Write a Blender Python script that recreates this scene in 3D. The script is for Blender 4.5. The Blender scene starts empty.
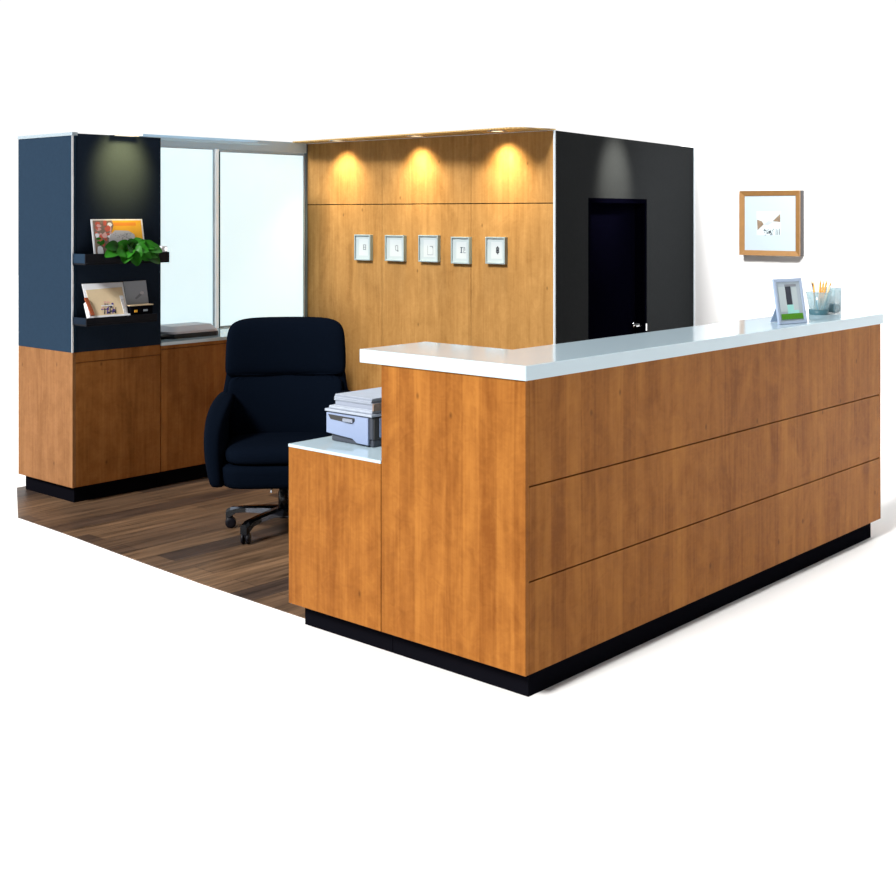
import bpy, bmesh, math, random
from mathutils import Vector, Matrix
R = math.radians
scene = bpy.context.scene
col = scene.collection

# ------------------------------------------------------------------ mesh helpers
class MB:
    def __init__(s): s.bm = bmesh.new()
    def _mi(s, faces, mi):
        for f in faces: f.material_index = mi
    def box(s, a, b, mi=0, bev=0.0, seg=1, M=None):
        t = bmesh.new(); bmesh.ops.create_cube(t, size=1.0)
        sc = [b[i]-a[i] for i in range(3)]; ce = [(b[i]+a[i])/2 for i in range(3)]
        for v in t.verts: v.co = Vector([v.co[i]*sc[i]+ce[i] for i in range(3)])
        if bev: bmesh.ops.bevel(t, geom=t.edges[:], offset=bev, segments=seg, profile=.5, affect='EDGES', clamp_overlap=True)
        return s.merge(t, mi, M)
    def merge(s, t, mi=None, M=None):
        if M is not None: t.transform(M)
        vm = {}
        for v in t.verts: vm[v] = s.bm.verts.new(v.co)
        out = []
        for f in t.faces:
            try: nf = s.bm.faces.new([vm[v] for v in f.verts])
            except ValueError: continue
            nf.material_index = f.material_index if mi is None else mi; nf.smooth = f.smooth; out.append(nf)
        t.free(); return out
    def prism(s, pts, z0, z1, mi=0, bev=0.0, seg=2, M=None):       # polygon in XY, extruded in Z
        t = bmesh.new()
        lo = [t.verts.new((p[0], p[1], z0)) for p in pts]; hi = [t.verts.new((p[0], p[1], z1)) for p in pts]
        n = len(pts)
        t.faces.new(lo[::-1]); t.faces.new(hi)
        for i in range(n): t.faces.new([lo[i], lo[(i+1) % n], hi[(i+1) % n], hi[i]])
        bmesh.ops.recalc_face_normals(t, faces=t.faces[:])
        if bev: bmesh.ops.bevel(t, geom=t.edges[:], offset=bev, segments=seg, profile=.5, affect='EDGES', clamp_overlap=True)
        return s.merge(t, mi, M)
    def lathe(s, prof, c=(0, 0, 0), n=24, mi=0, M=None, cap=True, smooth=True):
        t = bmesh.new(); rings = []
        for r, z in prof:
            rings.append([t.verts.new((c[0]+r*math.cos(2*math.pi*k/n), c[1]+r*math.sin(2*math.pi*k/n), c[2]+z)) for k in range(n)])
        for a, b in zip(rings, rings[1:]):
            for k in range(n):
                f = t.faces.new([a[k], a[(k+1) % n], b[(k+1) % n], b[k]]); f.smooth = smooth
        if cap:
            t.faces.new(rings[0][::-1]); t.faces.new(rings[-1])
        bmesh.ops.recalc_face_normals(t, faces=t.faces[:])
        return s.merge(t, mi, M)
    def tube(s, path, rad, n=10, mi=0, M=None):
        t = bmesh.new(); rings = []
        P = [Vector(p) for p in path]
        rads = rad if isinstance(rad, (list, tuple)) else [rad]*len(P)
        for i, p in enumerate(P):
            d = (P[min(i+1, len(P)-1)]-P[max(i-1, 0)]).normalized()
            up = Vector((0, 0, 1)) if abs(d.z) < .95 else Vector((1, 0, 0))
            u = d.cross(up).normalized(); w = u.cross(d)
            rings.append([t.verts.new(p+(u*math.cos(2*math.pi*k/n)+w*math.sin(2*math.pi*k/n))*rads[i]) for k in range(n)])
        for a, b in zip(rings, rings[1:]):
            for k in range(n):
                f = t.faces.new([a[k], a[(k+1) % n], b[(k+1) % n], b[k]]); f.smooth = True
        t.faces.new(rings[0][::-1]); t.faces.new(rings[-1])
        bmesh.ops.recalc_face_normals(t, faces=t.faces[:])
        return s.merge(t, mi, M)
    def quad_slab(s, tl, tr, br, bl, th, mi=0):                     # a sheet given by four corners, thickness backward
        tl, tr, br, bl = map(Vector, (tl, tr, br, bl))
        nrm = (tr-tl).cross(bl-tl).normalized()
        t = bmesh.new()
        a = [t.verts.new(p) for p in (tl, tr, br, bl)]; b = [t.verts.new(p+nrm*th) for p in (tl, tr, br, bl)]
        t.faces.new(a); t.faces.new(b[::-1])
        for i in range(4): t.faces.new([a[i], a[(i+1) % 4], b[(i+1) % 4], b[i]])
        bmesh.ops.recalc_face_normals(t, faces=t.faces[:])
        return s.merge(t, mi)
    def loft(s, rings, mi=0, M=None, smooth=True):
        t = bmesh.new(); rr = [[t.verts.new(p) for p in r] for r in rings]; n = len(rings[0])
        for a, b in zip(rr, rr[1:]):
            for k in range(n):
                f = t.faces.new([a[k], a[(k+1) % n], b[(k+1) % n], b[k]]); f.smooth = smooth
        f = t.faces.new(rr[0][::-1]); f.smooth = smooth
        f = t.faces.new(rr[-1]); f.smooth = smooth
        bmesh.ops.recalc_face_normals(t, faces=t.faces[:])
        return s.merge(t, mi, M)
    def poly(s, pts, mi=0):
        f = s.bm.faces.new([s.bm.verts.new(p) for p in pts]); f.material_index = mi; return f

def obj(name, mb, mats, parent=None, local=False, subsurf=0):
    if not isinstance(mats, (list, tuple)): mats = [mats]
    me = bpy.data.meshes.new(name)
    if parent is not None and not local:
        w = Vector((0, 0, 0)); p = parent
        while p: w = w + p.location; p = p.parent
        mb.bm.transform(Matrix.Translation(-w))
    mb.bm.to_mesh(me); mb.bm.free()
    for m in mats: me.materials.append(m)
    o = bpy.data.objects.new(name, me); col.objects.link(o); o.parent = parent
    if subsurf:
        md = o.modifiers.new('smooth', 'SUBSURF'); md.levels = subsurf; md.render_levels = subsurf
    return o

def one(name, mb, mats, loc, label, cat, group=None):               # a thing that is one mesh, origin at loc
    mb.bm.transform(Matrix.Translation(-Vector(loc)))
    o = obj(name, mb, mats); o.location = loc
    o['label'] = label; o['category'] = cat
    if group: o['group'] = group
    return o

def thing(name, label, cat, loc=(0, 0, 0), rotz=0.0, group=None):
    o = bpy.data.objects.new(name, None); col.objects.link(o); o.empty_display_size = .05
    o.location = loc; o.rotation_euler = (0, 0, rotz); o['label'] = label; o['category'] = cat
    if group: o['group'] = group
    return o

def struct(name, mb, mats, parent=None):
    o = obj(name, mb, mats, parent)
    if parent is None: o['kind'] = 'structure'
    return o

# ------------------------------------------------------------------ materials
def nodes(name):
    m = bpy.data.materials.new(name); m.use_nodes = True
    nt = m.node_tree; b = nt.nodes['Principled BSDF']; return m, nt, b
def N(nt, typ, **kw):
    n = nt.nodes.new(typ)
    for k, v in kw.items(): setattr(n, k, v)
    return n
def math_(nt, op, a, b=None):
    n = N(nt, 'ShaderNodeMath', operation=op)
    for i, x in enumerate((a, b)):
        if x is None: continue
        if isinstance(x, (int, float)): n.inputs[i].default_value = x
        else: nt.links.new(x, n.inputs[i])
    return n.outputs[0]
def mixc(nt, fac, a, b, mode='MIX'):
    n = N(nt, 'ShaderNodeMix', data_type='RGBA', blend_type=mode)
    if isinstance(fac, (int, float)): n.inputs[0].default_value = fac
    else: nt.links.new(fac, n.inputs[0])
    for i, x in ((6, a), (7, b)):
        if isinstance(x, tuple): n.inputs[i].default_value = (*x, 1)
        else: nt.links.new(x, n.inputs[i])
    return n.outputs[2]

def plain(name, c, rough=.5, spec=.3, metal=0.0, var=.06, vscale=8.0, emit=None, es=0.0, trans=0.0, bump=0.0, sheen=0.0):
    m, nt, b = nodes(name)
    tc = N(nt, 'ShaderNodeTexCoord'); no = N(nt, 'ShaderNodeTexNoise'); no.inputs['Scale'].default_value = vscale
    no.inputs['Detail'].default_value = 3
    nt.links.new(tc.outputs['Object'], no.inputs['Vector'])
    lo = tuple(x*(1-var) for x in c); hi = tuple(min(1, x*(1+var)) for x in c)
    nt.links.new(mixc(nt, no.outputs['Fac'], lo, hi), b.inputs['Base Color'])
    b.inputs['Roughness'].default_value = rough; b.inputs['Metallic'].default_value = metal
    b.inputs['Specular IOR Level'].default_value = spec
    b.inputs['Transmission Weight'].default_value = trans
    if sheen: b.inputs['Sheen Weight'].default_value = sheen
    if emit:
        b.inputs['Emission Color'].default_value = (*emit, 1); b.inputs['Emission Strength'].default_value = es
    if bump:
        bp = N(nt, 'ShaderNodeBump'); bp.inputs['Strength'].default_value = bump; bp.inputs['Distance'].default_value = .002
        n2 = N(nt, 'ShaderNodeTexNoise'); n2.inputs['Scale'].default_value = 400
        nt.links.new(tc.outputs['Object'], n2.inputs['Vector']); nt.links.new(n2.outputs['Fac'], bp.inputs['Height'])
        nt.links.new(bp.outputs['Normal'], b.inputs['Normal'])
    return m

def wood(name, dark, light, stave=.085, rough=.48, spec=.06, contrast=1.3):
    m, nt, b = nodes(name)
    tc = N(nt, 'ShaderNodeTexCoord'); sp = N(nt, 'ShaderNodeSeparateXYZ')
    nt.links.new(tc.outputs['Object'], sp.inputs[0])
    u = math_(nt, 'ADD', sp.outputs[0], math_(nt, 'MULTIPLY', sp.outputs[1], 1.13)); z = sp.outputs[2]
    def vec(su, sz, off=0.0):
        c = N(nt, 'ShaderNodeCombineXYZ')
        nt.links.new(math_(nt, 'MULTIPLY', u, su), c.inputs[0]); nt.links.new(math_(nt, 'MULTIPLY', z, sz), c.inputs[1])
        c.inputs[2].default_value = off; return c.outputs[0]
    def noise(v, sc, det=3, dist=0.0):
        n = N(nt, 'ShaderNodeTexNoise'); n.inputs['Scale'].default_value = sc; n.inputs['Detail'].default_value = det
        n.inputs['Distortion'].default_value = dist; nt.links.new(v, n.inputs['Vector']); return n.outputs['Fac']
    st = math_(nt, 'FLOOR', math_(nt, 'DIVIDE', u, stave))
    wn = N(nt, 'ShaderNodeTexWhiteNoise', noise_dimensions='1D'); nt.links.new(st, wn.inputs['W'])
    g1 = noise(vec(14, 1.1), 1.0, 4, .6); g2 = noise(vec(75, 2.6, 3), 1.0, 2); bl = noise(vec(6, 3.0, 7), 1.0, 4, 1.6)
    rip = noise(vec(20, 30, 5), 1.0, 3, 1.4)
    fl = noise(vec(4.5, .9, 11), 1.0, 2, .5)                         # flowing growth-ring figure
    ring = math_(nt, 'SINE', math_(nt, 'MULTIPLY', fl, 75.0))
    f = math_(nt, 'ADD', math_(nt, 'MULTIPLY', g1, .50), math_(nt, 'MULTIPLY', g2, .24))
    f = math_(nt, 'ADD', f, math_(nt, 'MULTIPLY', bl, .46)); f = math_(nt, 'ADD', f, math_(nt, 'MULTIPLY', wn.outputs['Value'], .13))
    f = math_(nt, 'ADD', f, math_(nt, 'MULTIPLY', rip, .22)); f = math_(nt, 'ADD', f, math_(nt, 'MULTIPLY', ring, .022))
    mr = N(nt, 'ShaderNodeMapRange'); mr.inputs[1].default_value = .775-.26/contrast; mr.inputs[2].default_value = .775+.26/contrast
    nt.links.new(f, mr.inputs[0])
    c = mixc(nt, mr.outputs[0], dark, light)
    vo = N(nt, 'ShaderNodeTexVoronoi', voronoi_dimensions='2D'); vo.inputs['Scale'].default_value = 1.0; nt.links.new(vec(5.0, 3.4, 2), vo.inputs['Vector'])
    kn = N(nt, 'ShaderNodeMapRange'); kn.inputs[1].default_value = .012; kn.inputs[2].default_value = .055
    kn.inputs[3].default_value = .60; kn.inputs[4].default_value = 0.0
    nt.links.new(vo.outputs['Distance'], kn.inputs[0])
    sc_ = N(nt, 'ShaderNodeSeparateColor'); nt.links.new(vo.outputs['Color'], sc_.inputs[0])
    c = mixc(nt, math_(nt, 'MULTIPLY', kn.outputs[0], math_(nt, 'GREATER_THAN', sc_.outputs[0], .80)), c, tuple(x*.35 for x in dark))
    nt.links.new(c, b.inputs['Base Color'])
    b.inputs['Roughness'].default_value = rough; b.inputs['Specular IOR Level'].default_value = spec
    return m

def plank_floor(name):
    m, nt, b = nodes(name)
    tc = N(nt, 'ShaderNodeTexCoord'); mp = N(nt, 'ShaderNodeMapping'); nt.links.new(tc.outputs['Object'], mp.inputs[0])
    br = N(nt, 'ShaderNodeTexBrick'); br.offset = .37; br.inputs['Scale'].default_value = 1
    br.inputs['Brick Width'].default_value = 1.15; br.inputs['Row Height'].default_value = .145
    br.inputs['Mortar Size'].default_value = .0018; br.inputs['Mortar Smooth'].default_value = .1
    br.inputs['Color1'].default_value = (.040, .026, .020, 1); br.inputs['Color2'].default_value = (.150, .088, .048, 1)
    br.inputs['Mortar'].default_value = (.025, .015, .010, 1)
    nt.links.new(mp.outputs[0], br.inputs['Vector'])
    sc = N(nt, 'ShaderNodeVectorMath', operation='MULTIPLY'); sc.inputs[1].default_value = (1.6, 22, 1)
    nt.links.new(tc.outputs['Object'], sc.inputs[0])
    no = N(nt, 'ShaderNodeTexNoise'); no.inputs['Scale'].default_value = 1.3; no.inputs['Detail'].default_value = 5
    no.inputs['Distortion'].default_value = .8
    nt.links.new(sc.outputs[0], no.inputs['Vector'])
    mr = N(nt, 'ShaderNodeMapRange'); mr.inputs[1].default_value = .3; mr.inputs[2].default_value = .7
    mr.inputs[3].default_value = .45; mr.inputs[4].default_value = 1.5
    nt.links.new(no.outputs['Fac'], mr.inputs[0])
    cb = N(nt, 'ShaderNodeCombineColor')
    for i in range(3): nt.links.new(mr.outputs[0], cb.inputs[i])
    nt.links.new(mixc(nt, 1.0, br.outputs['Color'], cb.outputs[0], 'MULTIPLY'), b.inputs['Base Color'])
    b.inputs['Roughness'].default_value = .42; b.inputs['Specular IOR Level'].default_value = .25
    return m

def glass(name, c=(.85, .96, .97), rough=.02):
    m, nt, b = nodes(name)
    b.inputs['Base Color'].default_value = (*c, 1); b.inputs['Transmission Weight'].default_value = 1
    b.inputs['Roughness'].default_value = rough; b.inputs['IOR'].default_value = 1.45
    return m

def ribbed(name, c1, c2, freq):
    m, nt, b = nodes(name)
    tc = N(nt, 'ShaderNodeTexCoord'); sp = N(nt, 'ShaderNodeSeparateXYZ'); nt.links.new(tc.outputs['Object'], sp.inputs[0])
    s = math_(nt, 'SINE', math_(nt, 'MULTIPLY', sp.outputs[1], freq))
    mr = N(nt, 'ShaderNodeMapRange'); mr.inputs[1].default_value = -1; nt.links.new(s, mr.inputs[0])
    nt.links.new(mixc(nt, mr.outputs[0], c1, c2), b.inputs['Base Color']); b.inputs['Roughness'].default_value = .5
    return m

DESKW = wood('desk wood', (.188, .060, .0095), (.360, .140, .0265))
CABW = wood('cabinet wood lifted for shade', (.20, .070, .014), (.40, .158, .040))  # front tone lifted to make up for weak light on the fronts
CABS = wood('cabinet wood lowered for sun', (.185, .078, .026), (.30, .140, .055))  # same cabinet's wood, side tone set apart to balance the sunlit face
WALLW = wood('wall panel wood', (.250, .120, .033), (.46, .250, .082), stave=.13, contrast=1.0, rough=.45)
FLOORW = plank_floor('dark plank floor')
WHITE = plain('white paint', (.93, .93, .93), .8, .2, var=.005)
SOLID = plain('white solid surface', (.46, .585, .66), .09, .5, var=.01)
BLACK = plain('black plinth', (.004, .004, .006), .6, .0)
GAP = plain('shadow gap', (.02, .010, .005), .8, .05)
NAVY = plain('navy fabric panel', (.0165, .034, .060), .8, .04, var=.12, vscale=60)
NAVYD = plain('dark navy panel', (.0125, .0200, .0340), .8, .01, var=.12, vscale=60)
CHAR = plain('charcoal wall', (.0165, .0180, .0190), .8, .01, var=.12, vscale=40)
DOORM = plain('black door', (.0006, .0006, .0022), .6, .0)
CHROME = plain('chrome', (.75, .77, .8), .12, .5, metal=1)
STEEL = plain('brushed steel', (.55, .56, .58), .35, .5, metal=1)
ALU = plain('pale aluminium', (.55, .62, .68), .4, .4, var=.03)
PANE = plain('frosted daylight glass', (.55, .66, .70), .35, .3, var=.01, emit=(.72, .90, .95), es=.90)
MULL = plain('white mullion with added glow', (.9, .93, .95), .4, .3, var=.01, emit=(.9, .97, 1), es=.35)  # emission added to whiten the shaded mullion, not a light source
TRIMB = plain('blue grey profile', (.16, .22, .28), .5, .2, var=.03)
DTEAL = plain('dark teal profile', (.05, .12, .15), .4, .2)
HEAD = plain('grey blue header', (.58, .74, .86), .7, .2, var=.05, vscale=3)
FAB = plain('chair fabric', (.0016, .0034, .0078), .9, .02, var=.25, vscale=250, bump=.2)
BLKMET = plain('black metal', (.006, .007, .009), .25, .35)
BLKGLOSS = plain('leg top highlight metal', (.16, .18, .22), .18, .8, metal=1)  # lighter metal on the chair leg tops stands in for missing highlights
RUBBER = plain('caster black', (.004, .004, .007), .45, .2)
SHELFB = plain('black shelf', (.004, .005, .009), .5, .10)
PAPER = plain('white paper', (.80, .83, .88), .7, .2, var=.03)
CREAM = plain('cream paper', (.72, .58, .38), .7, .2, var=.08, vscale=20)
CARDF = plain('pale card frame', (.27, .34, .36), .35, .4, var=.05)
SLATE = plain('slate ink', (.05, .07, .11), .6, .2)
CORN = plain('pale blue cornice', (.32, .39, .44), .6, .2, var=.02)
CARD = plain('card white', (.42, .49, .51), .7, .1, var=.02)
CARDI = plain('card inner', (.50, .55, .57), .7, .1, var=.02)
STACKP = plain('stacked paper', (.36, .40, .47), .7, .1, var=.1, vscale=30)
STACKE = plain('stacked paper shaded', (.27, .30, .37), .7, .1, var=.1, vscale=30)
GREYP = plain('grey paper', (.33, .37, .43), .7, .2, var=.06)
RUST = plain('rust board', (.30, .075, .03), .7, .2)
YEL = plain('golden yellow', (.95, .48, .04), .6, .2, var=.15, vscale=12)
ORG = plain('orange', (.85, .30, .04), .6, .2)
REDP = plain('coral red', (.62, .13, .09), .6, .2, var=.25, vscale=60)
PINK = plain('pink', (.72, .42, .40), .6, .2, var=.2, vscale=60)
PURP = plain('purple ink', (.10, .06, .28), .6, .2)
INK = plain('dark ink', (.03, .035, .05), .6, .2)
GINK = plain('grey ink', (.20, .22, .25), .6, .2)
LGREY = plain('light grey', (.50, .51, .55), .6, .2)
LEAF = plain('leaf green', (.020, .150, .009), .42, .15, var=.65, vscale=18)
LEAFD = plain('dark leaf green', (.008, .060, .005), .45, .12, var=.5, vscale=18)
SOIL = plain('dark pot', (.008, .008, .009), .6, .1)
SILVERF = plain('silver blue frame', (.33, .41, .55), .3, .4, metal=.2)
MAT = plain('pale blue mat', (.34, .405, .46), .6, .3, var=.01)
GOLDW = plain('golden brown frame wood', (.22, .115, .040), .35, .4, var=.15, vscale=30)
FRDARK = plain('frame side', (.05, .047, .048), .6, .2)
PRBODY = plain('printer blue white', (.24, .30, .45), .3, .4, var=.03)
PRGREY = plain('printer slate', (.055, .062, .080), .4, .3)
PRSIL = plain('printer silver', (.28, .31, .38), .3, .5, metal=.3)
DEVG = plain('device grey', (.62, .60, .66), .4, .3)
DEVD = plain('device dark', (.045, .045, .046), .5, .2)
TEAL = plain('pale teal', (.28, .60, .56), .5, .3)
GRASS = plain('lawn green', (.06, .22, .004), .6, .2, var=.3, vscale=60)
GLASS = glass('clear glass'); GLASST = plain('translucent teal glass', (.30, .48, .54), .08, .5, var=.25, vscale=40)
GLASST.node_tree.nodes['Principled BSDF'].inputs['Alpha'].default_value = .42
LAMP = plain('lamp glow', (1, .85, .6), .5, .2, emit=(1, .80, .50), es=2.2)
LAMPW = plain('lamp warm white', (1, .9, .75), .5, .2, emit=(1, .92, .74), es=.90)
GOLDRIB = ribbed('ribbed golden soffit', (.34, .20, .06), (.60, .42, .16), 260.0)
PENCIL = plain('pencil orange', (.75, .33, .05), .5, .3); TIP = plain('pencil tip', (.75, .55, .33), .6, .2)
BLUEP = plain('blue pen', (.10, .28, .55), .4, .3)
SKETCH = plain('sketch brown', (.19, .14, .10), .7, .1, var=.6, vscale=45)
BROWN = plain('brown sketch', (.26, .19, .15), .7, .2, var=.3, vscale=80)

# ------------------------------------------------------------------ the setting
g = MB(); g.box((-30, -30, -.06), (30, 30, -.004)); struct('floor', g, WHITE)
g = MB()
g.prism([(3.40, 6.10), (3.382, 5.593), (3.343, 4.957), (3.318, 4.418), (3.306, 3.736), (3.33, 2.62), (5.98, 2.62), (8.17, 4.30), (8.17, 4.86),
         (5.905, 4.455), (5.905, 6.70), (3.76, 6.76)], -.0038, 0.0)
struct('floor_wood', g, FLOORW)

# wood wall behind the desk, six panels with shadow gaps
wb = MB(); wb.box((5.908, 4.4637, 0), (5.93, 6.70, 2.09)); wb = struct('wall_back', wb, GAP)
ys = [4.4637, 5.108, 5.891, 6.638]
for z0, z1 in ((0.0, 1.657), (1.663, 2.088)):
    for a, b in zip(ys, ys[1:]):
        p = MB(); p.box((5.9, a+.0012, z0), (5.9085, b-.0012, z1), bev=.0008)
        obj('wood_panel', p, WALLW, wb)
t = MB(); t.box((5.896, 4.452, 0), (5.906, 4.4637, 2.09)); struct('trim_1', t, ALU)
t = MB(); t.box((5.880, 6.630, 0), (5.899, 6.70, 2.09)); struct('trim_2', t, TRIMB)
c = MB(); c.prism([(5.905, 6.66), (5.735, 6.60), (5.612, 4.57), (5.66, 4.50), (5.905, 4.452)], 2.0905, 2.098); struct('ceiling', c, GOLDRIB)

# charcoal wall with recessed black door, turned about ten degrees
ang = math.atan2(4.878-4.4637, 8.179-5.9)
Mw = Matrix.Translation((5.9, 4.4637, 0)) @ Matrix.Rotation(ang, 4, 'Z')
w = MB(); D0, D1, DT, LW = .478, 1.415, 1.697, 2.3155
w.prism([(.008, 0), (D0, 0), (D0, .12), (.06, .12), (.032, .02)], 0, 2.09, M=Mw); w.box((D1, 0, 0), (LW, .12, 2.09), M=Mw); w.box((D0, 0, DT), (D1, .12, 2.09), M=Mw)
struct('wall_right', w, CHAR)
w = MB(); w.box((LW-.004, -.004, 0), (LW+.004, .12, 2.092), M=Mw); struct('trim_3', w, ALU)
d = MB(); d.box((D0, .075, 0.0), (D1, .115, DT), M=Mw); door = struct('door_1', d, DOORM)
d = MB()
for a, b in (((D0, .0, 0), (D0+.03, .075, DT)), ((D1-.03, .0, 0), (D1, .075, DT)), ((D0+.03, .0, DT-.03), (D1-.03, .075, DT))): d.box(a, b, M=Mw)
obj('door_frame', d, DOORM, door)
d = MB(); d.lathe([(.022, 0), (.022, .008), (.010, .010), (.010, .045)], n=16, M=Mw @ Matrix.Translation((1.362, .076, .835)) @ Matrix.Rotation(R(90), 4, 'X'))
d.box((1.290, .020, .826), (1.372, .034, .842), bev=.004, M=Mw)
obj('door_handle', d, CHROME, door)
d = MB(); d.box((D1-.026, -.004, .795), (D1-.003, .0, .845), bev=.001, M=Mw); obj('strike_plate', d, CHROME, door)

# white wall carrying the picture
w = MB(); w.box((8.185, -2.0, -.004), (8.285, 5.0, 2.6)); struct('wall_far', w, WHITE)

# windows over the credenza
def window(name, x0, x1, z1):
    f = MB(); y0, y1, z0, e = 6.636, 6.675, .846, .010
    for a, b in (((x0, y0, z0), (x0+e, y1, z1)), ((x1-e, y0, z0), (x1, y1, z1)), ((x0+e, y0, z0), (x1-e, y1, z0+e)), ((x0+e, y0, z1-.006), (x1-e, y1, z1))): f.box(a, b)
    o = struct(name, f, ALU)
    p = MB(); p.box((x0+e, 6.645, z0+e), (x1-e, 6.655, z1-.006)); obj('window_pane', p, PANE, o)
window('window_1', 4.36, 5.094, 2.022); window('window_2', 5.130, 5.878, 2.010)
t = MB(); t.box((5.0943, 6.625, .846), (5.1200, 6.69, 2.022), bev=.002); struct('trim_4', t, MULL)
t = MB(); t.box((5.1205, 6.640, 2.0102), (5.878, 6.69, 2.022)); struct('trim_7', t, HEAD)
t = MB(); t.box((5.1202, 6.625, .846), (5.1298, 6.68, 2.010)); struct('trim_5', t, DTEAL)
t = MB(); t.box((4.33, 6.62, 2.0225), (5.880, 6.70, 2.094)); t.box((4.33, 6.625, 0), (5.880, 6.70, .8455)); struct('wall_left', t, HEAD)
t = MB(); t.box((4.33, 6.44, 2.060), (5.43, 6.618, 2.066)); struct('trim_6', t, HEAD)

# ------------------------------------------------------------------ reception desk
X0, Y0, X1, ZB, ZT, ZC = 3.2015, 2.537, 6.030, .0885, 1.054, 1.1033
desk = thing('reception_desk', 'long honey wood reception desk with three horizontal front boards on a black plinth', 'reception desk', (4.6, 2.7, 0))
p = MB(); p.box((X0, Y0, ZB), (X0+.020, 3.2002, ZT), bev=.0012); obj('end_panel', p, DESKW, desk)
gz = (ZB, .392, .704, ZT)
for a, b in zip(gz, gz[1:]):
    p = MB(); p.box((X0+.0202, Y0, a+(.0022 if a > ZB else 0)), (X1-.0182, Y0+.02, b-(.0022 if b < ZT else 0)), bev=.0012); obj('front_board', p, DESKW, desk)
p = MB(); p.box((X1-.018, Y0, ZB), (X1, Y0+.318, ZT), bev=.0012); obj('end_panel', p, DESKW, desk)
p = MB(); p.box((X0+.0202, Y0+.0202, ZB), (X0+.31, 3.2002, ZT)); p.box((X0+.31, Y0+.0202, ZB), (X1-.0182, Y0+.30, ZT)); obj('carcass', p, [GAP], desk)
p = MB(); p.box((X0+.31, Y0+.3002, ZB), (X1-.0182, Y0+.318, ZT)); obj('back_panel', p, DESKW, desk)
p = MB(); p.box((X0+.061, Y0+.036, -.0038), (X1-.036, Y0+.29, ZB)); p.box((X0+.061, Y0+.29, -.0038), (X0+.30, 3.2002, ZB)); obj('plinth', p, BLACK, desk)
# L-shaped white counter
ct = MB(); ct.prism([(3.193, 2.528), (6.042, 2.528), (6.042, 2.872), (3.548, 2.872), (3.548, 3.304), (3.193, 3.304)], ZT, ZC, bev=.0022)
one('countertop', ct, SOLID, (4.6, 2.7, ZT), 'glossy white L-shaped countertop running along the top of the reception desk', 'countertop')
# low cabinet on the end of the desk
lc = thing('low_cabinet', 'low honey wood desk end cabinet under the printer, beside the tall desk end', 'cabinet', (3.45, 3.45, 0))
p = MB(); p.box((X0, 3.2032, ZB), (X0+.020, 3.708, .694), bev=.0012); obj('side_panel', p, DESKW, lc)
p = MB(); p.box((X0+.0202, 3.2032, ZB), (X0+.57, 3.707, .694)); obj('carcass', p, DESKW, lc)
p = MB(); p.box((X0+.061, 3.2032, -.0038), (X0+.52, 3.681, ZB)); obj('plinth', p, BLACK, lc)
ct = MB(); ct.box((X0-.001, 3.2032, .6942), (X0+.575, 3.710, .706), bev=.0015)
one('worktop', ct, SOLID, (3.45, 3.45, .6942), 'thin white worktop under the printer on the low end cabinet', 'worktop')

# ------------------------------------------------------------------ storage cabinet, navy display unit, credenza
XC, YC, XR, YL = 3.7394, 6.1302, 4.3165, 6.705
cab = thing('storage_cabinet', 'honey wood base cabinet at far left under the navy display unit', 'cabinet', (4.03, 6.42, 0))
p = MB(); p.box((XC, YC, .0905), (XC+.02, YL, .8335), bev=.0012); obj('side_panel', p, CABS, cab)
p = MB(); p.box((XC+.0203, YC+.0203, .0905), (XR-.002, YL, .8335)); obj('carcass', p, GAP, cab)
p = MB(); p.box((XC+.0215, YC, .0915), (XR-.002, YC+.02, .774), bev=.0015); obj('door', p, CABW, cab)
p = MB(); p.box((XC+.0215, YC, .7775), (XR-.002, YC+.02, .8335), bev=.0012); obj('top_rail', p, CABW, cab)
p = MB(); p.box((XC+.035, YC+.039, 0), (XR-.002, YL-.02, .0905)); obj('plinth', p, BLACK, cab)

du = thing('display_unit', 'tall navy display unit with pale top edge standing on the left wood cabinet', 'display unit', (4.03, 6.42, .834))
p = MB(); p.box((XC, YC+.008, .834), (XC+.03, YL, 2.028)); obj('side_panel', p, NAVY, du)
p = MB(); p.box((XC+.0302, YC+.001, .834), (XR, YL-.002, 2.040)); obj('front_panel', p, NAVYD, du)
p = MB(); p.box((XC-.002, YC-.002, .834), (XC+.006, YC+.0078, 2.028)); obj('edge_strip', p, STEEL, du)
p = MB(); p.box((XC-.004, YC-.004, 2.0282), (XC+.03, YL, 2.046)); obj('cornice', p, CORN, du)

cr = thing('credenza', 'low wood credenza under the windows, half hidden behind the black chair', 'cabinet', (5.1, 6.38, 0))
p = MB(); p.box((XR+.002, YC+.0203, .0905), (5.448, 6.618, .826)); obj('carcass', p, GAP, cr)
xs = [XR+.003, 4.883, 5.448]
for a, b in zip(xs, xs[1:]):
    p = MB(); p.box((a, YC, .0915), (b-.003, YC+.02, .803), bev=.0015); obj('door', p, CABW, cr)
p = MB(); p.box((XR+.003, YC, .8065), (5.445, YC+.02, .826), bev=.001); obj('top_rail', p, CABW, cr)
p = MB(); p.box((XR+.002, YC+.039, 0), (5.43, 6.60, .0905)); obj('plinth', p, BLACK, cr)
ct = MB(); ct.box((XR+.002, YC-.003, .8262), (5.450, 6.619, .8455), bev=.0015)
one('worktop', ct, SOLID, (5.1, 6.38, .8262), 'white worktop on the credenza below the bright windows', 'worktop')

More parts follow.
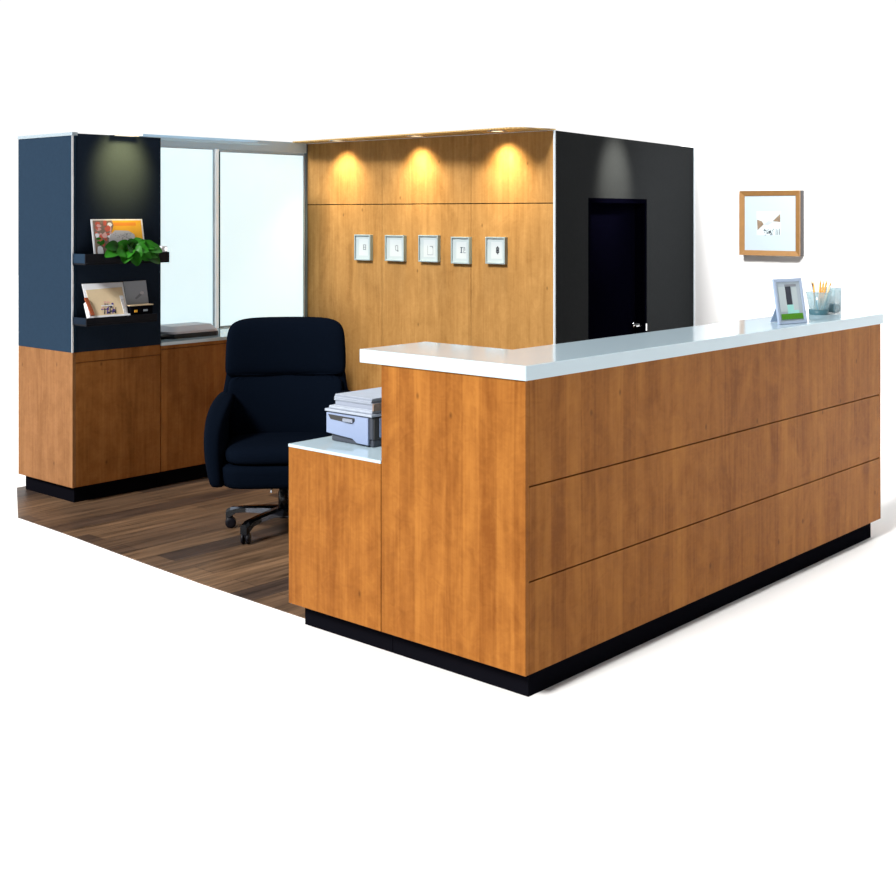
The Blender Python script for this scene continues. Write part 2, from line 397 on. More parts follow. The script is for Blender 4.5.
# shelves on the navy unit
def shelf(x0, x1, y0, zb, lip, label, endm):
    o = thing('wall_shelf', label, 'shelf', ((x0+x1)/2, YC, zb), group='black shelves on the navy unit')
    p = MB(); p.box((x0, y0, zb), (x1, YC+.0005, zb+.010), bev=.001); obj('shelf_board', p, SHELFB, o)
    p = MB(); p.box((x0, y0, zb+.0102), (x1, y0+.007, zb+lip), bev=.001); obj('front_lip', p, SHELFB, o)
    for a in (x0, x1-.007):
        p = MB(); p.box((a, y0+.0072, zb+.0102), (a+.007, YC+.0005, zb+lip)); obj('end_plate', p, endm, o)
    return o
shelf(3.745, 4.292, 6.010, 1.318, .060, 'upper black shelf on the navy unit, carrying a magazine and plant', NAVY)
shelf(3.745, 4.200, 6.000, .985, .045, 'lower black shelf on the navy unit, carrying leaflets', NAVYD)

# magazine on the upper shelf
rnd = random.Random(4)
def sheet(tl, tr, br, bl):                                          # bilinear point on a leaning sheet, lifted off its face
    tl, tr, br, bl = map(Vector, (tl, tr, br, bl)); n = (tr-tl).cross(bl-tl).normalized()
    return lambda u, v, h=0.0: tl*(1-u)*(1-v)+tr*u*(1-v)+br*u*v+bl*(1-u)*v-n*h
q = ((3.846, 6.118, 1.567), (4.180, 6.118, 1.567), (4.182, 6.075, 1.332), (3.846, 6.075, 1.332))
mg = MB(); mg.quad_slab(*q, .004, 0); P = sheet(*q)
def patch(mb, P, u0, v0, u1, v1, h, mi): mb.poly([P(u0, v0, h), P(u0, v1, h), P(u1, v1, h), P(u1, v0, h)], mi)
def blob(mb, P, u, v, ru, rv, h, mi, n=9, jit=.25):
    mb.poly([P(u+ru*math.cos(2*math.pi*k/n)*(1+rnd.uniform(-jit, jit)), v-rv*math.sin(2*math.pi*k/n)*(1+rnd.uniform(-jit, jit)), h) for k in range(n)][::-1], mi)
patch(mg, P, .04, .03, .97, .97, .0006, 1)
patch(mg, P, .42, .08, .86, .16, .0008, 8)
mg.poly([P(.03, .03, .0010), P(.03, .97, .0010), P(.28, .97, .0010), P(.30, .5, .0010), P(.42, .15, .0010), P(.40, .03, .0010)], 9)
for k in range(26):
    blob(mg, P, rnd.uniform(.07, .36), rnd.uniform(.07, .42), rnd.uniform(.02, .055), rnd.uniform(.03, .07), .0012+.00008*k, rnd.choice((2, 2, 3, 3, 4)))
for k in range(9):
    blob(mg, P, rnd.uniform(.07, .28), rnd.uniform(.45, .60), rnd.uniform(.02, .05), rnd.uniform(.03, .06), .0034+.00005*k, rnd.choice((5, 5, 2)))
blob(mg, P, .56, .50, .26, .24, .0040, 6, 12, .12)
for k in range(60):
    u, v = rnd.uniform(.38, .74), rnd.uniform(.33, .62); patch(mg, P, u, v, u+.014, v+.018, .0043, 7)
blob(mg, P, .12, .76, .06, .14, .0040, 4, 8)
one('magazine', mg, [PAPER, YEL, REDP, PINK, PAPER, LEAF, LGREY, GINK, ORG, BROWN], (4.0, 6.06, 1.33), 'glossy magazine with a yellow cover and red flowers leaning on the upper shelf', 'magazine')

# potted plant
pl = thing('potted_plant', 'small potted plant with broad green leaves spilling over the upper shelf', 'plant', (4.06, 6.05, 1.3285))
p = MB(); p.lathe([(.026, 0), (.032, .05), (.034, .062), (.030, .062), (.027, .050)], c=(4.05, 6.045, 1.3285), n=20); obj('pot', p, SOIL, pl)
lf = MB(); st = MB()
prd = random.Random(12)
# broad leaves turned outward to the light: (tip x, tip z, tip y, length, half width)
tips = [(3.86, 1.372, 6.00, .105, .036), (3.875, 1.425, 6.02, .095, .034), (3.965, 1.335, 5.975, .095, .040), (4.045, 1.318, 5.965, .100, .042), (3.955, 1.445, 6.03, .090, .034),
        (4.05, 1.470, 6.035, .090, .036), (4.135, 1.462, 6.035, .085, .034), (4.18, 1.430, 6.02, .100, .036), (4.232, 1.398, 5.995, .120, .040), (4.20, 1.330, 5.97, .11, .044),
        (4.14, 1.352, 5.97, .090, .036), (4.07, 1.372, 5.96, .085, .040), (3.92, 1.385, 5.985, .090, .036), (4.00, 1.395, 5.97, .085, .038), (4.205, 1.425, 6.01, .095, .034),
        (3.985, 1.365, 5.965, .08, .036), (4.12, 1.40, 5.965, .085, .038), (4.02, 1.43, 6.0, .08, .034), (4.20, 1.372, 5.985, .10, .040)]
C0 = Vector((4.05, 6.03, 1.398))
for k, (tx, tz, ty, L, W) in enumerate(tips):
    tp = Vector((tx, ty, tz)); d = (tp-C0).normalized(); b0 = tp-d*min(L, (tp-C0).length*.92)
    n0 = Vector((-.40+prd.uniform(-.35, .35), -.75+prd.uniform(-.25, .15), .55+prd.uniform(-.3, .3)))
    s2 = d.cross(n0).normalized(); u2 = s2.cross(d)
    rows = []
    for q_ in range(11):
        t = q_/10; wd_ = W*(math.sin(math.pi*(t*.96+.02))**.62)*(.86+.28*t-.2*t*t)
        ce = b0+d*(tp-b0).length*t+u2*(.010*math.sin(math.pi*t))-Vector((0, 0, 1))*.012*t*t
        rows.append([ce-s2*wd_+u2*wd_*.22, ce-s2*wd_*.5+u2*wd_*.06, ce-u2*.0015, ce+s2*wd_*.5+u2*wd_*.06, ce+s2*wd_+u2*wd_*.22])
    vs = [[lf.bm.verts.new(p_) for p_ in r] for r in rows]
    for a, b in zip(vs, vs[1:]):
        for m_ in range(4):
            f = lf.bm.faces.new([a[m_], a[m_+1], b[m_+1], b[m_]]); f.smooth = True; f.material_index = 1 if k % 4 == 1 else 0
    st.tube([(4.05, 6.045, 1.375), b0], .0022, 6)
obj('foliage', lf, [LEAF, LEAFD], pl); obj('stem', st, LEAFD, pl)
p = MB(); p.box((4.243, 6.018, 1.3285), (4.284, 6.06, 1.412), bev=.002); p.box((4.264, 6.0165, 1.384), (4.280, 6.0178, 1.404), 1)
one('small_box', p, [PAPER, CHROME], (4.264, 6.04, 1.3285), 'tiny white and silver box at the right end of the upper shelf', 'box')

# leaflets and tray on the lower shelf
lh = thing('leaflet_holder', 'white leaflet holder with a rust side holding cream sheets on the lower shelf', 'leaflet holder', (3.90, 6.05, .9955))
q = ((3.792, 6.120, 1.210), (4.052, 6.120, 1.210), (4.030, 6.030, 1.030), (3.782, 6.030, 1.030))
hp = MB(); hp.quad_slab(*q, .004); P = sheet(*q)
hp.quad_slab(P(-.02, .98, .012), P(1.02, .98, .012), P(1.02, 1.05, .012), P(-.02, 1.05, .012), .016)
hp.quad_slab(P(-.02, .55, .012), P(.0, .55, .012), P(.0, 1.185, .012), P(-.02, 1.185, .012), .030)
obj('holder_back', hp, PAPER, lh)
hp = MB(); hp.quad_slab(P(-.06, .45, .020), P(.02, .45, .020), P(.10, .97, .020), P(.02, .97, .020), .008); obj('rust_side', hp, RUST, lh)
cs = MB(); cs.quad_slab(P(.05, .20, .006), P(.94, .16, .006), P(.97, .97, .006), P(.08, .97, .006), .003, 0); cs.quad_slab(P(.04, .06, .0025), P(.90, .06, .0025), P(.94, .5, .0025), P(.05, .5, .0025), .001, 1)
for k in range(22):
    u = rnd.uniform(.30, .62); v = rnd.uniform(.50, .88); patch(cs, P, u, v, u+rnd.uniform(.02, .07), v+rnd.uniform(.02, .07), .0068+.00005*k, rnd.choice((2, 2, 3, 4) if v < .68 else (3, 4, 4, 5)))
patch(cs, P, .33, .68, .64, .71, .0090, 1)
for k in range(5):
    u = .36+.07*k; cs.poly([P(u, .94, .0085), P(u+.03, .94, .0085), P(u+.06, .76, .0085), P(u+.045, .76, .0085)], 4 if k % 2 else 5)
cs.quad_slab(P(.84, .42, .008), P(.93, .42, .008), P(.97, .96, .008), P(.88, .96, .008), .002, 1)
for k in range(3): cs.poly([P(.86+.03*k, .52, .0086), P(.89+.03*k, .95, .0086), P(.90+.03*k, .95, .0086), P(.87+.03*k, .52, .0086)], 2)
obj('leaflet', cs, [CREAM, PAPER, BROWN, PINK, PURP, INK], lh)
q = ((4.057, 6.120, 1.212), (4.207, 6.120, 1.214), (4.202, 6.083, 1.080), (4.057, 6.083, 1.080))
gp = MB(); gp.quad_slab(*q, .003, 0); P = sheet(*q)
gp.poly([P(.40, .72, .0006), P(.45, .78, .0006), P(.86, .52, .0006), P(.80, .42, .0006)], 1); blob(gp, P, .74, .52, .10, .07, .0010, 2)
one('leaflet', gp, [GREYP, GINK, LGREY], (4.11, 6.1, 1.08), 'grey leaflet with a pen sketch standing behind the black card tray', 'leaflet')
tr = thing('card_tray', 'black card tray with cream rim on the right of the lower shelf', 'tray', (4.10, 6.05, .9955))
p = MB(); p.box((4.040, 6.022, .9955), (4.186, 6.078, 1.078), bev=.002); obj('tray_body', p, BLACK, tr)
p = MB(); p.box((4.036, 6.020, 1.0785), (4.190, 6.080, 1.084), bev=.001); obj('rim', p, CREAM, tr)
p = MB(); p.box((4.062, 6.018, 1.043), (4.082, 6.0215, 1.056)); obj('yellow_card', p, YEL, tr)
p = MB(); p.box((4.122, 6.018, 1.046), (4.150, 6.0215, 1.057)); obj('white_card', p, MAT, tr)

# device on the credenza
dv = thing('desktop_device', 'flat grey office machine with rounded lid lying on the credenza worktop', 'office machine', (4.65, 6.38, .8457))
p = MB(); p.box((4.405, 6.27, .862), (4.52, 6.47, .872)); p.prism([(4.45, 6.30), (4.50, 6.25), (4.80, 6.235), (4.835, 6.26), (4.835, 6.50), (4.45, 6.50)], .8457, .873, bev=.002); obj('base', p, DEVD, dv)
def rr(x0, x1, y0, y1, r, n=6):
    o = []
    for cx, cy, a in ((x1-r, y1-r, 0), (x0+r, y1-r, 90), (x0+r, y0+r, 180), (x1-r, y0+r, 270)):
        o += [(cx+r*math.cos(R(a+90*k/n)), cy+r*math.sin(R(a+90*k/n))) for k in range(n+1)]
    return o
p = MB(); A = rr(4.468, 4.838, 6.242, 6.50, .05); B = rr(4.471, 4.835, 6.246, 6.497, .05); Cc = rr(4.52, 4.822, 6.30, 6.48, .03)
p.loft([[(x, y, .8735) for x, y in A], [(x, y, .886) for x, y in B], [(x, y, .914) for x, y in Cc]], smooth=False); obj('lid', p, DEVG, dv)

# ------------------------------------------------------------------ soffit and cabinet lights
for i, (y, lab) in enumerate(((6.19, 'recessed downlight in the golden soffit nearest the windows'), (5.44, 'recessed downlight in the middle of the golden soffit'), (4.76, 'recessed downlight in the golden soffit nearest the charcoal wall'))):
    x = (5.775, 5.755, 5.735)[i]
    o = thing('downlight', lab, 'light', (x, y, 2.0905), group='downlights over the wood wall')
    p = MB(); p.lathe([(.040, 0), (.062, 0), (.062, -.004), (.040, -.004)], c=(x, y, 2.0905), n=28, cap=False); obj('trim_ring', p, STEEL, o)
    p = MB(); p.lathe([(.040, 0), (.040, -.002), (.012, -.003)], c=(x, y, 2.0905), n=28); obj('lens', p, LAMP, o)
o = thing('cabinet_light', 'small warm light bar clipped over the top of the navy unit', 'light', (4.05, 6.09, 2.0405))
p = MB(); p.box((3.985, 6.045, 2.0405), (4.135, 6.16, 2.058), bev=.002); obj('housing', p, PAPER, o)
p = MB(); p.box((4.0, 6.055, 2.0375), (4.12, 6.12, 2.0403)); obj('lens', p, LAMPW, o)

def spot(loc, tgt, energy, colr, size, blend, rad=.02):
    l = bpy.data.lights.new('spot', 'SPOT'); l.energy = energy; l.color = colr; l.spot_size = R(size); l.spot_blend = blend; l.shadow_soft_size = rad
    o = bpy.data.objects.new('spot_lamp', l); col.objects.link(o); o.location = loc
    o.rotation_euler = (Vector(tgt)-Vector(loc)).to_track_quat('-Z', 'Y').to_euler()
for y in (6.23, 5.53, 4.81): spot((5.785, y, 2.08), (5.875, y, 1.70), 40, (1, .84, .52), 112, 1.0, .04)
spot((4.05, 5.80, 2.14), (4.05, 6.13, 1.88), 105.0, (1, .70, .22), 56, 1.0, .05)
ps = Mw @ Vector((.88, -.62, 2.32)); pt = Mw @ Vector((.88, .0, 1.80)); spot(ps, pt, 210, (1, .95, .82), 46, 1.0, .06)
spot((6.7, 2.9, 2.7), (8.18, 4.62, 1.1), 330, (1, 1, 1), 75, 1.0, .3)                   # added wash without a fixture, lightens the shaded white picture wall

# ------------------------------------------------------------------ five small framed cards
def bars(mb, glyph, y, z, s, mi):
    # strokes in a unit cell, drawn on the card: y runs to the left seen from the front
    for (a, b, c_, d_) in glyph:
        mb.box((5.8798, y-c_*s, z+b*s), (5.8805, y-a*s, z+d_*s), mi)
G8 = [(0, 0, .15, 1), (.6, 0, .75, 1), (0, 0, .75, .12), (0, .44, .75, .56), (0, .88, .75, 1)]
GQ = [(0, .1, .13, .9), (.6, .1, .73, .9), (.1, 0, .65, .12), (.1, .88, .65, 1), (.5, -.15, .85, .1)]
GH = [(-.35, -.6, -.28, 1.0), (-.35, -.66, 1.0, -.6), (.2, .8, .9, .92), (.8, .55, .9, .92), (.95, -.6, 1.0, .8)]
GE = [(0, 0, .2, 1), (-.15, .88, .45, 1), (-.15, 0, .35, .1), (.6, 0, .66, 1), (.6, .9, .95, .98), (.85, .4, .95, .9), (.65, 0, 1.15, .08)]
GS = [(.1, .0, .6, .14), (.05, .40, .65, .60), (.1, .86, .6, 1), (.28, -.2, .46, 1.2), (0, .05, .18, .45), (.52, .05, .70, .45), (0, .55, .18, .95), (.52, .55, .70, .95)]
fr = [(6.129, 5.975, 1.457, 1.284), (5.838, 5.664, 1.456, 1.286), (5.534, 5.364, 1.460, 1.288), (5.253, 5.099, 1.452, 1.284), (4.968, 4.813, 1.455, 1.290)]
labs = ['small silver framed card with a boxy grey mark, first from the windows', 'small silver framed card with a grey ring mark, second from the windows',
        'small silver framed card with a grey hook mark, middle of the row of five', 'small silver framed card with dark blue letter marks, fourth from the windows',
        'small silver framed card with a dense black mark, nearest the charcoal wall']
for (ya, yb, zt, zb), lab, gl, im in zip(fr, labs, (G8, GQ, GH, GE, GS), (GINK, GINK, GINK, SLATE, INK)):
    o = thing('framed_card', lab, 'framed card', (5.9, (ya+yb)/2, zb), group='five small framed cards on the wood wall')
    p = MB(); t_ = .009
    for a, b in (((5.872, yb, zb), (5.9, yb+t_, zt)), ((5.872, ya-t_, zb), (5.9, ya, zt)), ((5.872, yb+t_, zb), (5.9, ya-t_, zb+t_)), ((5.872, yb+t_, zt-t_), (5.9, ya-t_, zt))): p.box(a, b, bev=.001)
    obj('frame', p, CARDF, o)
    p = MB(); p.box((5.881, yb+t_, zb+t_), (5.899, ya-t_, zt-t_)); p.box((5.8806, yb+.030, zb+.032), (5.8811, ya-.040, zt-.030), 1)
    bars(p, gl, (ya+yb)/2-.002, (zt+zb)/2-.016, .036, 2)
    obj('card', p, [CARD, CARDI, im], o)

# picture on the white wall
pc = thing('framed_picture', 'square golden wood framed picture with pale mat hanging on the white wall', 'picture', (8.185, 4.255, 1.297))
ya, yb, zb, zt, e = 4.466, 3.997, 1.299, 1.761, .036
p = MB()
def mitre(mb, pts):                                                 # one side of a bevelled frame
    t2 = bmesh.new(); vs = [t2.verts.new(c_) for c_ in pts]
    for f in ((0, 1, 2, 3), (7, 6, 5, 4), (0, 4, 5, 1), (1, 5, 6, 2), (2, 6, 7, 3), (3, 7, 4, 0)): t2.faces.new([vs[i] for i in f])
    bmesh.ops.recalc_face_normals(t2, faces=t2.faces[:]); mb.merge(t2, 0)
out = [(ya, zt), (yb, zt), (yb, zb), (ya, zb)]; inn = [(ya-e, zt-e), (yb+e, zt-e), (yb+e, zb+e), (ya-e, zb+e)]
for k in range(4):
    (a, b), (c_, d_) = out[k], out[(k+1) % 4]; (a2, b2), (c2, d2) = inn[k], inn[(k+1) % 4]
    mitre(p, [(8.118, a, b), (8.118, c_, d_), (8.130, c2, d2), (8.130, a2, b2), (8.132, a, b), (8.132, c_, d_), (8.136, c2, d2), (8.136, a2, b2)])
obj('frame', p, GOLDW, pc)
p = MB(); p.box((8.137, yb-.001, zb-.001), (8.1848, ya+.001, zt+.001)); obj('backing', p, FRDARK, pc)
p = MB(); p.box((8.1345, yb+e, zb+e), (8.1368, ya-e, zt-e)); obj('mat', p, MAT, pc)
p = MB(); y1, y0, z1, z0 = 4.336, 4.147, 1.615, 1.444
Q = lambda u, v, h=0: (8.1342-h, y1+(y0-y1)*u, z1+(z0-z1)*v)
p.poly([Q(0, 0), Q(0, 1), Q(1, 1), Q(1, 0)], 0)
p.poly([Q(.02, .35, .0003), Q(.04, .80, .0003), Q(.30, .55, .0003), Q(.22, .42, .0003)], 1)
p.poly([Q(.98, .10, .0003), Q(.66, .42, .0003), Q(.98, .45, .0003)], 1)
p.poly([Q(.30, .55, .0004), Q(.45, .60, .0004), Q(.70, .46, .0004), Q(.5, .40, .0004)], 3)
for k in range(34):
    u, v = rnd.uniform(.28, .72), rnd.uniform(.70, .96); s_ = rnd.uniform(.02, .075)
    p.poly([Q(u, v, .0006), Q(u-s_*.6, v+s_, .0006), Q(u+s_*.6, v+s_*.8, .0006)], rnd.choice((2, 2, 4)))
for u in (.80, .87, .94): p.poly([Q(u, .70+rnd.uniform(0, .12), .0006), Q(u-.008, .98, .0006), Q(u+.02, .98, .0006), Q(u+.02, .72, .0006)], 2)
obj('print', p, [CARD, SKETCH, INK, GREYP, GINK], pc)

# ------------------------------------------------------------------ things on the counter
pf = thing('photo_frame', 'silver blue photo frame leaning back on the white countertop', 'photo frame', (5.215, 2.60, ZC), R(-14))
Mt = Matrix.Rotation(R(-10), 4, 'X')
W2, Hh, b_ = .094, .205, .015
p = MB()
for a, b in (((-W2, -.006, 0), (-W2+b_, .006, Hh)), ((W2-b_, -.006, 0), (W2, .006, Hh)), ((-W2+b_, -.006, 0), (W2-b_, .006, b_*.8)), ((-W2+b_, -.006, Hh-b_), (W2-b_, .006, Hh))): p.box(a, b, bev=.0015, M=Mt)
obj('frame', p, SILVERF, pf, local=True)
p = MB(); p.box((-W2+b_, -.002, b_*.8), (W2-b_, .004, Hh-b_), 0, M=Mt)
def pb(x0, z0, x1, z1, mi, h=.0025):
    x0 *= .84; x1 *= .84; p.box((x0, -h-.0004, z0), (x1, -h, z1), mi, M=Mt)
pb(-.085, .060, .085, .180, 0); pb(-.030, .085, .015, .176, 2, .0030); pb(-.085, .056, -.030, .168, 1, .0034); pb(-.03, .168, .06, .178, 4, .0036)
pb(-.030, .030, .060, .086, 3, .0034); pb(.020, .060, .060, .165, 1, .0036); pb(-.085, .020, .085, .046, 5, .0040)
obj('photo', p, [MAT, CARD, INK, TEAL, GINK, GRASS], pf, local=True)
p = MB(); p.quad_slab((-.02, .0425, .148), (.02, .0425, .148), (.028, .105, .001), (-.028, .105, .001), .003); obj('easel_leg', p, SILVERF, pf, local=True)

cx, cy = 5.78, 2.745
cup = thing('pencil_cup', 'tapered clear glass pencil cup on the right end of the countertop', 'cup', (cx, cy, ZC))
p = MB(); p.lathe([(.0, .0), (.038, 0), (.043, .010), (.064, .112), (.061, .112), (.040, .012), (.0, .010)], c=(cx, cy, ZC), n=32, cap=False); obj('glass_body', p, GLASST, cup)
p = MB(); p.lathe([(.0440, .000), (.0475, .024), (.0490, .024), (.0460, .000)], c=(cx, cy, ZC), n=32, cap=False); obj('base_ring', p, DTEAL, cup)
pen = [(-.030, .010, -.052, -.004, .165, 0), (-.012, -.012, -.016, -.028, .170, 0), (.006, .012, .004, .030, .160, 1), (.014, -.008, .028, -.020, .172, 0), (.024, .010, .050, .016, .168, 0), (-.004, .0, -.004, .026, .150, 2), (.0, -.02, .010, -.044, .158, 1)]
pl_ = ['orange pencil leaning left in the glass cup, leftmost of the pencils', 'orange pencil leaning to the front left in the glass cup', 'pale pencil standing upright at the back of the glass cup', 'orange pencil leaning to the front right in the glass cup',
       'orange pencil leaning right in the glass cup, rightmost of the pencils', 'short blue pen standing in the middle of the glass cup', 'pale pencil leaning forward over the rim of the glass cup']
for (x0, y0, x1, y1, h, k), lab in zip(pen, pl_):
    a = Vector((cx+x0*.7, cy+y0*.7, ZC+.0135)); b = Vector((cx+x1*1.35, cy+y1*1.35, ZC+h+.006)); dd = (b-a)
    o = thing('pen' if k == 2 else 'pencil', lab, 'pen' if k == 2 else 'pencil', a, group='pencils in the glass cup')
    p = MB(); p.tube([a, a+dd*.86], .0052, 6); obj('shaft', p, (PENCIL, TIP, BLUEP)[k], o)
    p = MB(); p.tube([a+dd*.861, a+dd], [.0050, .0012], 6); obj('tip', p, (TIP, PENCIL, INK)[k], o)
# clear acrylic note block behind the cup
ab = thing('note_holder', 'clear square note holder just right of the glass pencil cup', 'note holder', (5.895, 2.745, ZC))
bx, by = 5.862, 2.700
p = MB(); p.box((bx, by, ZC), (bx+.08, by+.08, ZC+.006))
for a, b in (((0, 0), (.004, .08)), ((.076, 0), (.08, .08)), ((.004, .076), (.076, .08)), ((.004, 0), (.076, .004))): p.box((bx+a[0], by+a[1], ZC+.006), (bx+b[0], by+b[1], ZC+.128))
obj('clear_box', p, GLASST, ab)
p = MB(); p.box((bx+.006, by+.006, ZC+.0065), (bx+.074, by+.074, ZC+.045)); obj('note_pad', p, MAT, ab)

# ------------------------------------------------------------------ printer and papers on the low worktop
px0, px1, py0, py1, pz = 3.346, 3.62, 3.395, 3.652, .7062
pr = thing('printer', 'pale blue and slate desktop printer on the low white worktop', 'printer', (3.48, 3.52, pz))
p = MB(); p.box((px0+.012, py0+.004, pz), (px1-.01, py1-.018, pz+.030), bev=.006, seg=2); obj('base', p, PRGREY, pr)
p = MB(); p.box((px0+.006, py0+.003, pz+.028), (px1, py1, pz+.116), bev=.006, seg=2); obj('body', p, PRGREY, pr)
p = MB()                                                             # bowed front door with a raised right foot
pts = [(py1-.004, .033), (py1-.085, .028), (py1-.150, .024), (py1-.175, .010), (py0+.020, .008), (py0+.020, .112), (py1-.004, .112)]
p.prism([(-z_, y_) for y_, z_ in pts], 0, .010, bev=.002, M=Matrix.Translation((px0-.002, 0, pz)) @ Matrix.Rotation(R(90), 4, 'Y'))
obj('front_door', p, PRBODY, pr)
p = MB(); p.prism([(-(z_), y_) for y_, z_ in ((py1-.016, .106), (py1-.030, .088), (py1-.150, .082), (py1-.165, .092), (py1-.165, .104))], 0, .0015, M=Matrix.Translation((px0-.0036, 0, pz)) @ Matrix.Rotation(R(90), 4, 'Y')); obj('paper_slot', p, DEVD, pr)
p = MB(); p.box((px0-.012, py1-.160, pz+.086), (px0-.0037, py1-.105, pz+.100), bev=.003, seg=2); obj('slot_handle', p, PRSIL, pr)
p = MB(); p.box((px0-.004, py0-.002, pz+.1165), (px1, py1+.004, pz+.127), bev=.003, seg=2); p.box((px0+.004, py0+.004, pz+.1272), (px1-.005, py1-.012, pz+.140), bev=.004, seg=2); obj('lid', p, STACKP, pr)
p = MB(); p.box((px0+.012, py0-.0015, pz+.030), (px0+.035, py0+.003, pz+.112)); obj('side_strip', p, DEVD, pr)
p = MB(); p.box((px0+.040, py0-.003, pz+.036), (px1-.02, py0+.003, pz+.110), bev=.002); obj('side_cover', p, PRBODY, pr)
bk = thing('book', 'thick pale book with a brown spine lying on the printer under the papers', 'book', (3.48, 3.51, pz+.1402))
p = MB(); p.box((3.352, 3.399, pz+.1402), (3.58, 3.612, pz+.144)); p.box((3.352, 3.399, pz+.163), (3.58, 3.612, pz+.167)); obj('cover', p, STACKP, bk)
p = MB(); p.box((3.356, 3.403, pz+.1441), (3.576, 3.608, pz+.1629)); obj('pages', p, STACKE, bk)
p = MB(); p.box((3.352, 3.392, pz+.1402), (3.58, 3.3988, pz+.167)); obj('spine', p, BROWN, bk)
ps_ = MB()
for k in range(6):
    o1, o2 = rnd.uniform(-.004, .004), rnd.uniform(-.004, .004)
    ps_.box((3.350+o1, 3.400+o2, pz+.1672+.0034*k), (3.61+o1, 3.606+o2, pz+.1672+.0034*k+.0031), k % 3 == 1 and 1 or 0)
one('paper_stack', ps_, [STACKP, STACKE], (3.48, 3.5, pz+.1672), 'loose stack of white papers on top of the book on the printer', 'paper stack')

# ------------------------------------------------------------------ executive chair
ch = thing('office_chair', 'black high-backed swivel armchair behind the desk on the wood floor', 'chair', (4.139, 4.827, 0), R(-43.4))
def sup(cx_, cy_, hx, hy, z, n=28, ex=3.2, bend=0.0):
    o = []; cx_ *= .965; hx *= .962
    for k in range(n):
        a = 2*math.pi*k/n; c_, s_ = math.cos(a), math.sin(a)
        x = math.copysign(abs(c_)**(2/ex), c_)*hx; y = math.copysign(abs(s_)**(2/ex), s_)*hy
        o.append((cx_+x, cy_+y-bend*x*x, z))
    return o
# back shell: levels (z, half width, y centre, half thickness)
lv = [(.38, .300, .205, .045), (.45, .330, .222, .058), (.53, .345, .236, .064), (.62, .345, .250, .066), (.70, .332, .262, .066), (.775, .318, .274, .066), (.86, .312, .290, .062), (.94, .308, .303, .058),
      (.99, .300, .312, .052), (1.015, .285, .318, .042), (1.03, .24, .320, .02)]
p = MB(); p.loft([sup(0, yc, hx, hy, z, bend=.85, ex=3.4) for z, hx, yc, hy in lv]); obj('backrest', p, FAB, ch, local=True, subsurf=1)
hv = [(.765, .300, .232, .030), (.772, .318, .236, .050), (.80, .323, .243, .064), (.86, .323, .254, .072), (.94, .319, .267, .074), (.98, .315, .274, .070), (1.015, .303, .281, .060), (1.036, .280, .286, .046), (1.050, .235, .290, .030), (1.056, .16, .293, .012)]
p = MB(); p.loft([sup(0, yc, hx, hy, z, bend=.85, ex=3.6) for z, hx, yc, hy in hv]); obj('headrest', p, FAB, ch, local=True, subsurf=1)
bv = [(.45, .26, .150, .015), (.48, .292, .160, .036), (.57, .302, .176, .044), (.67, .306, .196, .044), (.74, .304, .214, .036), (.772, .28, .226, .014)]
p = MB(); p.loft([sup(0, yc, hx, hy, z, bend=.8, ex=4) for z, hx, yc, hy in bv]); obj('back_cushion', p, FAB, ch, local=True, subsurf=1)
# seat
sv = [(.388, .272, -.045, .230), (.395, .290, -.045, .245), (.430, .294, -.045, .250), (.455, .290, -.040, .244), (.470, .258, -.03, .222), (.478, .19, -.02, .16)]
p = MB(); p.loft([sup(0, yc, hx, hy, z, ex=5) for z, hx, yc, hy in sv]); obj('seat_cushion', p, FAB, ch, local=True, subsurf=1)
rv = [(.266, .280, -.02, .240), (.272, .304, -.02, .255), (.32, .316, -.02, .262), (.380, .318, -.02, .264), (.387, .292, -.02, .250)]
p = MB(); p.loft([sup(0, yc, hx, hy, z, ex=6) for z, hx, yc, hy in rv]); obj('seat_base', p, FAB, ch, local=True, subsurf=1)
for s in (-1, 1):                                                    # padded arms sweeping down from the back
    av = [(.274, .318, -.02, .034, .235), (.283, .324, -.02, .044, .245), (.36, .336, -.015, .050, .250), (.44, .346, -.005, .054, .250), (.53, .348, .010, .055, .240), (.59, .340, .035, .056, .215), (.635, .328, .070, .056, .178), (.668, .314, .110, .048, .132), (.685, .302, .14, .030, .085)]
    p = MB(); p.loft([sup(s*cx_, cy_, hx, hy, z, ex=3.6) for z, cx_, cy_, hx, hy in av]); obj('armrest', p, FAB, ch, local=True, subsurf=1)
p = MB(); p.box((-.13, -.13, .245), (.13, .15, .268), bev=.006); obj('seat_mechanism', p, BLKMET, ch, local=True)
p = MB(); p.lathe([(.030, .085), (.030, .20), (.026, .205), (.026, .246)], n=20); obj('gas_column', p, BLKMET, ch, local=True)
p = MB(); p.tube([(-.03, -.03, .244), (-.06, -.06, .228), (-.062, -.062, .208)], .006, 8); obj('lever', p, CHROME, ch, local=True)
p = MB(); p.lathe([(.024, .070), (.040, .076), (.044, .112), (.034, .130), (.0302, .134)], n=20); obj('hub', p, BLKMET, ch, local=True)
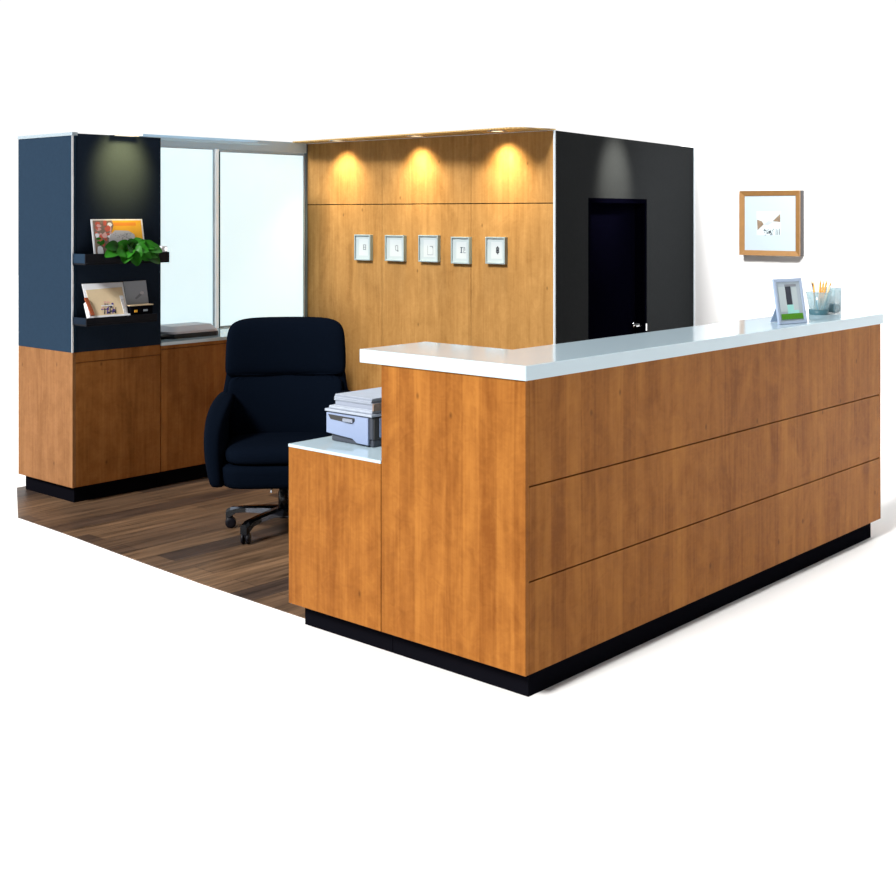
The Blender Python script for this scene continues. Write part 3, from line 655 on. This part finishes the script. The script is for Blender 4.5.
for k in range(5):
    a = R(190+43.4+72*k); M = Matrix.Rotation(a, 4, 'Z')
    rings = []
    for r_, zc, hw, hh in ((.036, .106, .024, .024), (.10, .108, .023, .019), (.20, .103, .022, .015), (.255, .096, .022, .016), (.285, .084, .022, .024), (.308, .072, .020, .024)):
        rings.append([(r_+((.0) if abs(s) < 2 else 0), yy*hw, zc+zz*hh) for s, yy, zz in ((0, -1, -1), (0, 1, -1), (0, 1, .4), (0, .55, 1), (0, -.55, 1), (0, -1, .4))])
    p = MB(); p.loft(rings, smooth=False); 
    for f in p.bm.faces: f.material_index = 1 if f.calc_center_median().z > .1 or f.normal.z > .6 else 0
    p.bm.transform(M); leg = obj('leg', p, [BLKMET, BLKGLOSS], ch, local=True)
    p = MB(); Mc = M @ Matrix.Translation((.290, 0, .028)) @ Matrix.Rotation(R(25), 4, 'Z')
    for yy in (-.020, .006):
        p.lathe([(.010, 0), (.024, .0), (.0275, .004), (.0275, .010), (.024, .014), (.010, .014)], n=20, M=Mc @ Matrix.Translation((0, yy+.014, 0)) @ Matrix.Rotation(R(90), 4, 'X'))
    p.box((-.012, -.007, -.004), (.014, .007, .034), M=Mc, bev=.003)
    p.lathe([(.007, .02), (.007, .050)], n=10, M=Mc)
    obj('caster', p, RUBBER, leg, local=True)

# ------------------------------------------------------------------ world, sun, camera
wd = bpy.data.worlds.new('white studio'); scene.world = wd; wd.use_nodes = True
bg = wd.node_tree.nodes['Background']; bg.inputs[0].default_value = (1, 1, 1, 1)
wn_ = wd.node_tree; tc_ = N(wn_, 'ShaderNodeTexCoord'); dt_ = N(wn_, 'ShaderNodeVectorMath', operation='DOT_PRODUCT')   # bright room ahead, dimmer room behind
wn_.links.new(tc_.outputs['Generated'], dt_.inputs[0]); dt_.inputs[1].default_value = (.57, .82, 0)
mr_ = N(wn_, 'ShaderNodeMapRange', interpolation_type='SMOOTHSTEP'); wn_.links.new(dt_.outputs['Value'], mr_.inputs[0])
mr_.inputs[1].default_value = -.65; mr_.inputs[2].default_value = .35; mr_.inputs[3].default_value = .03; mr_.inputs[4].default_value = 1.04
wn_.links.new(mr_.outputs[0], bg.inputs[1])
sun = bpy.data.lights.new('key sun', 'SUN'); sun.energy = 5.2; sun.angle = R(14); sun.color = (1, .985, .96)
so = bpy.data.objects.new('key_sun', sun); col.objects.link(so); so.location = (-2, 3, 6)
so.rotation_euler = Vector((.80, .02, -.62)).to_track_quat('-Z', 'Y').to_euler()

cam = bpy.data.cameras.new('camera'); co = bpy.data.objects.new('camera', cam); col.objects.link(co)
cam.sensor_width = 36; cam.lens = 1251/896*36; cam.shift_x = -(456-448)/896; cam.shift_y = -(448-213.3)/896
cam.clip_end = 200
co.location = (0, 0, 1.6); co.rotation_euler = (R(90), 0, R(41.57-90))
scene.camera = co
scene.view_settings.view_transform = 'Standard'; scene.view_settings.look = 'None'
scene.view_settings.exposure = 0; scene.view_settings.gamma = 1
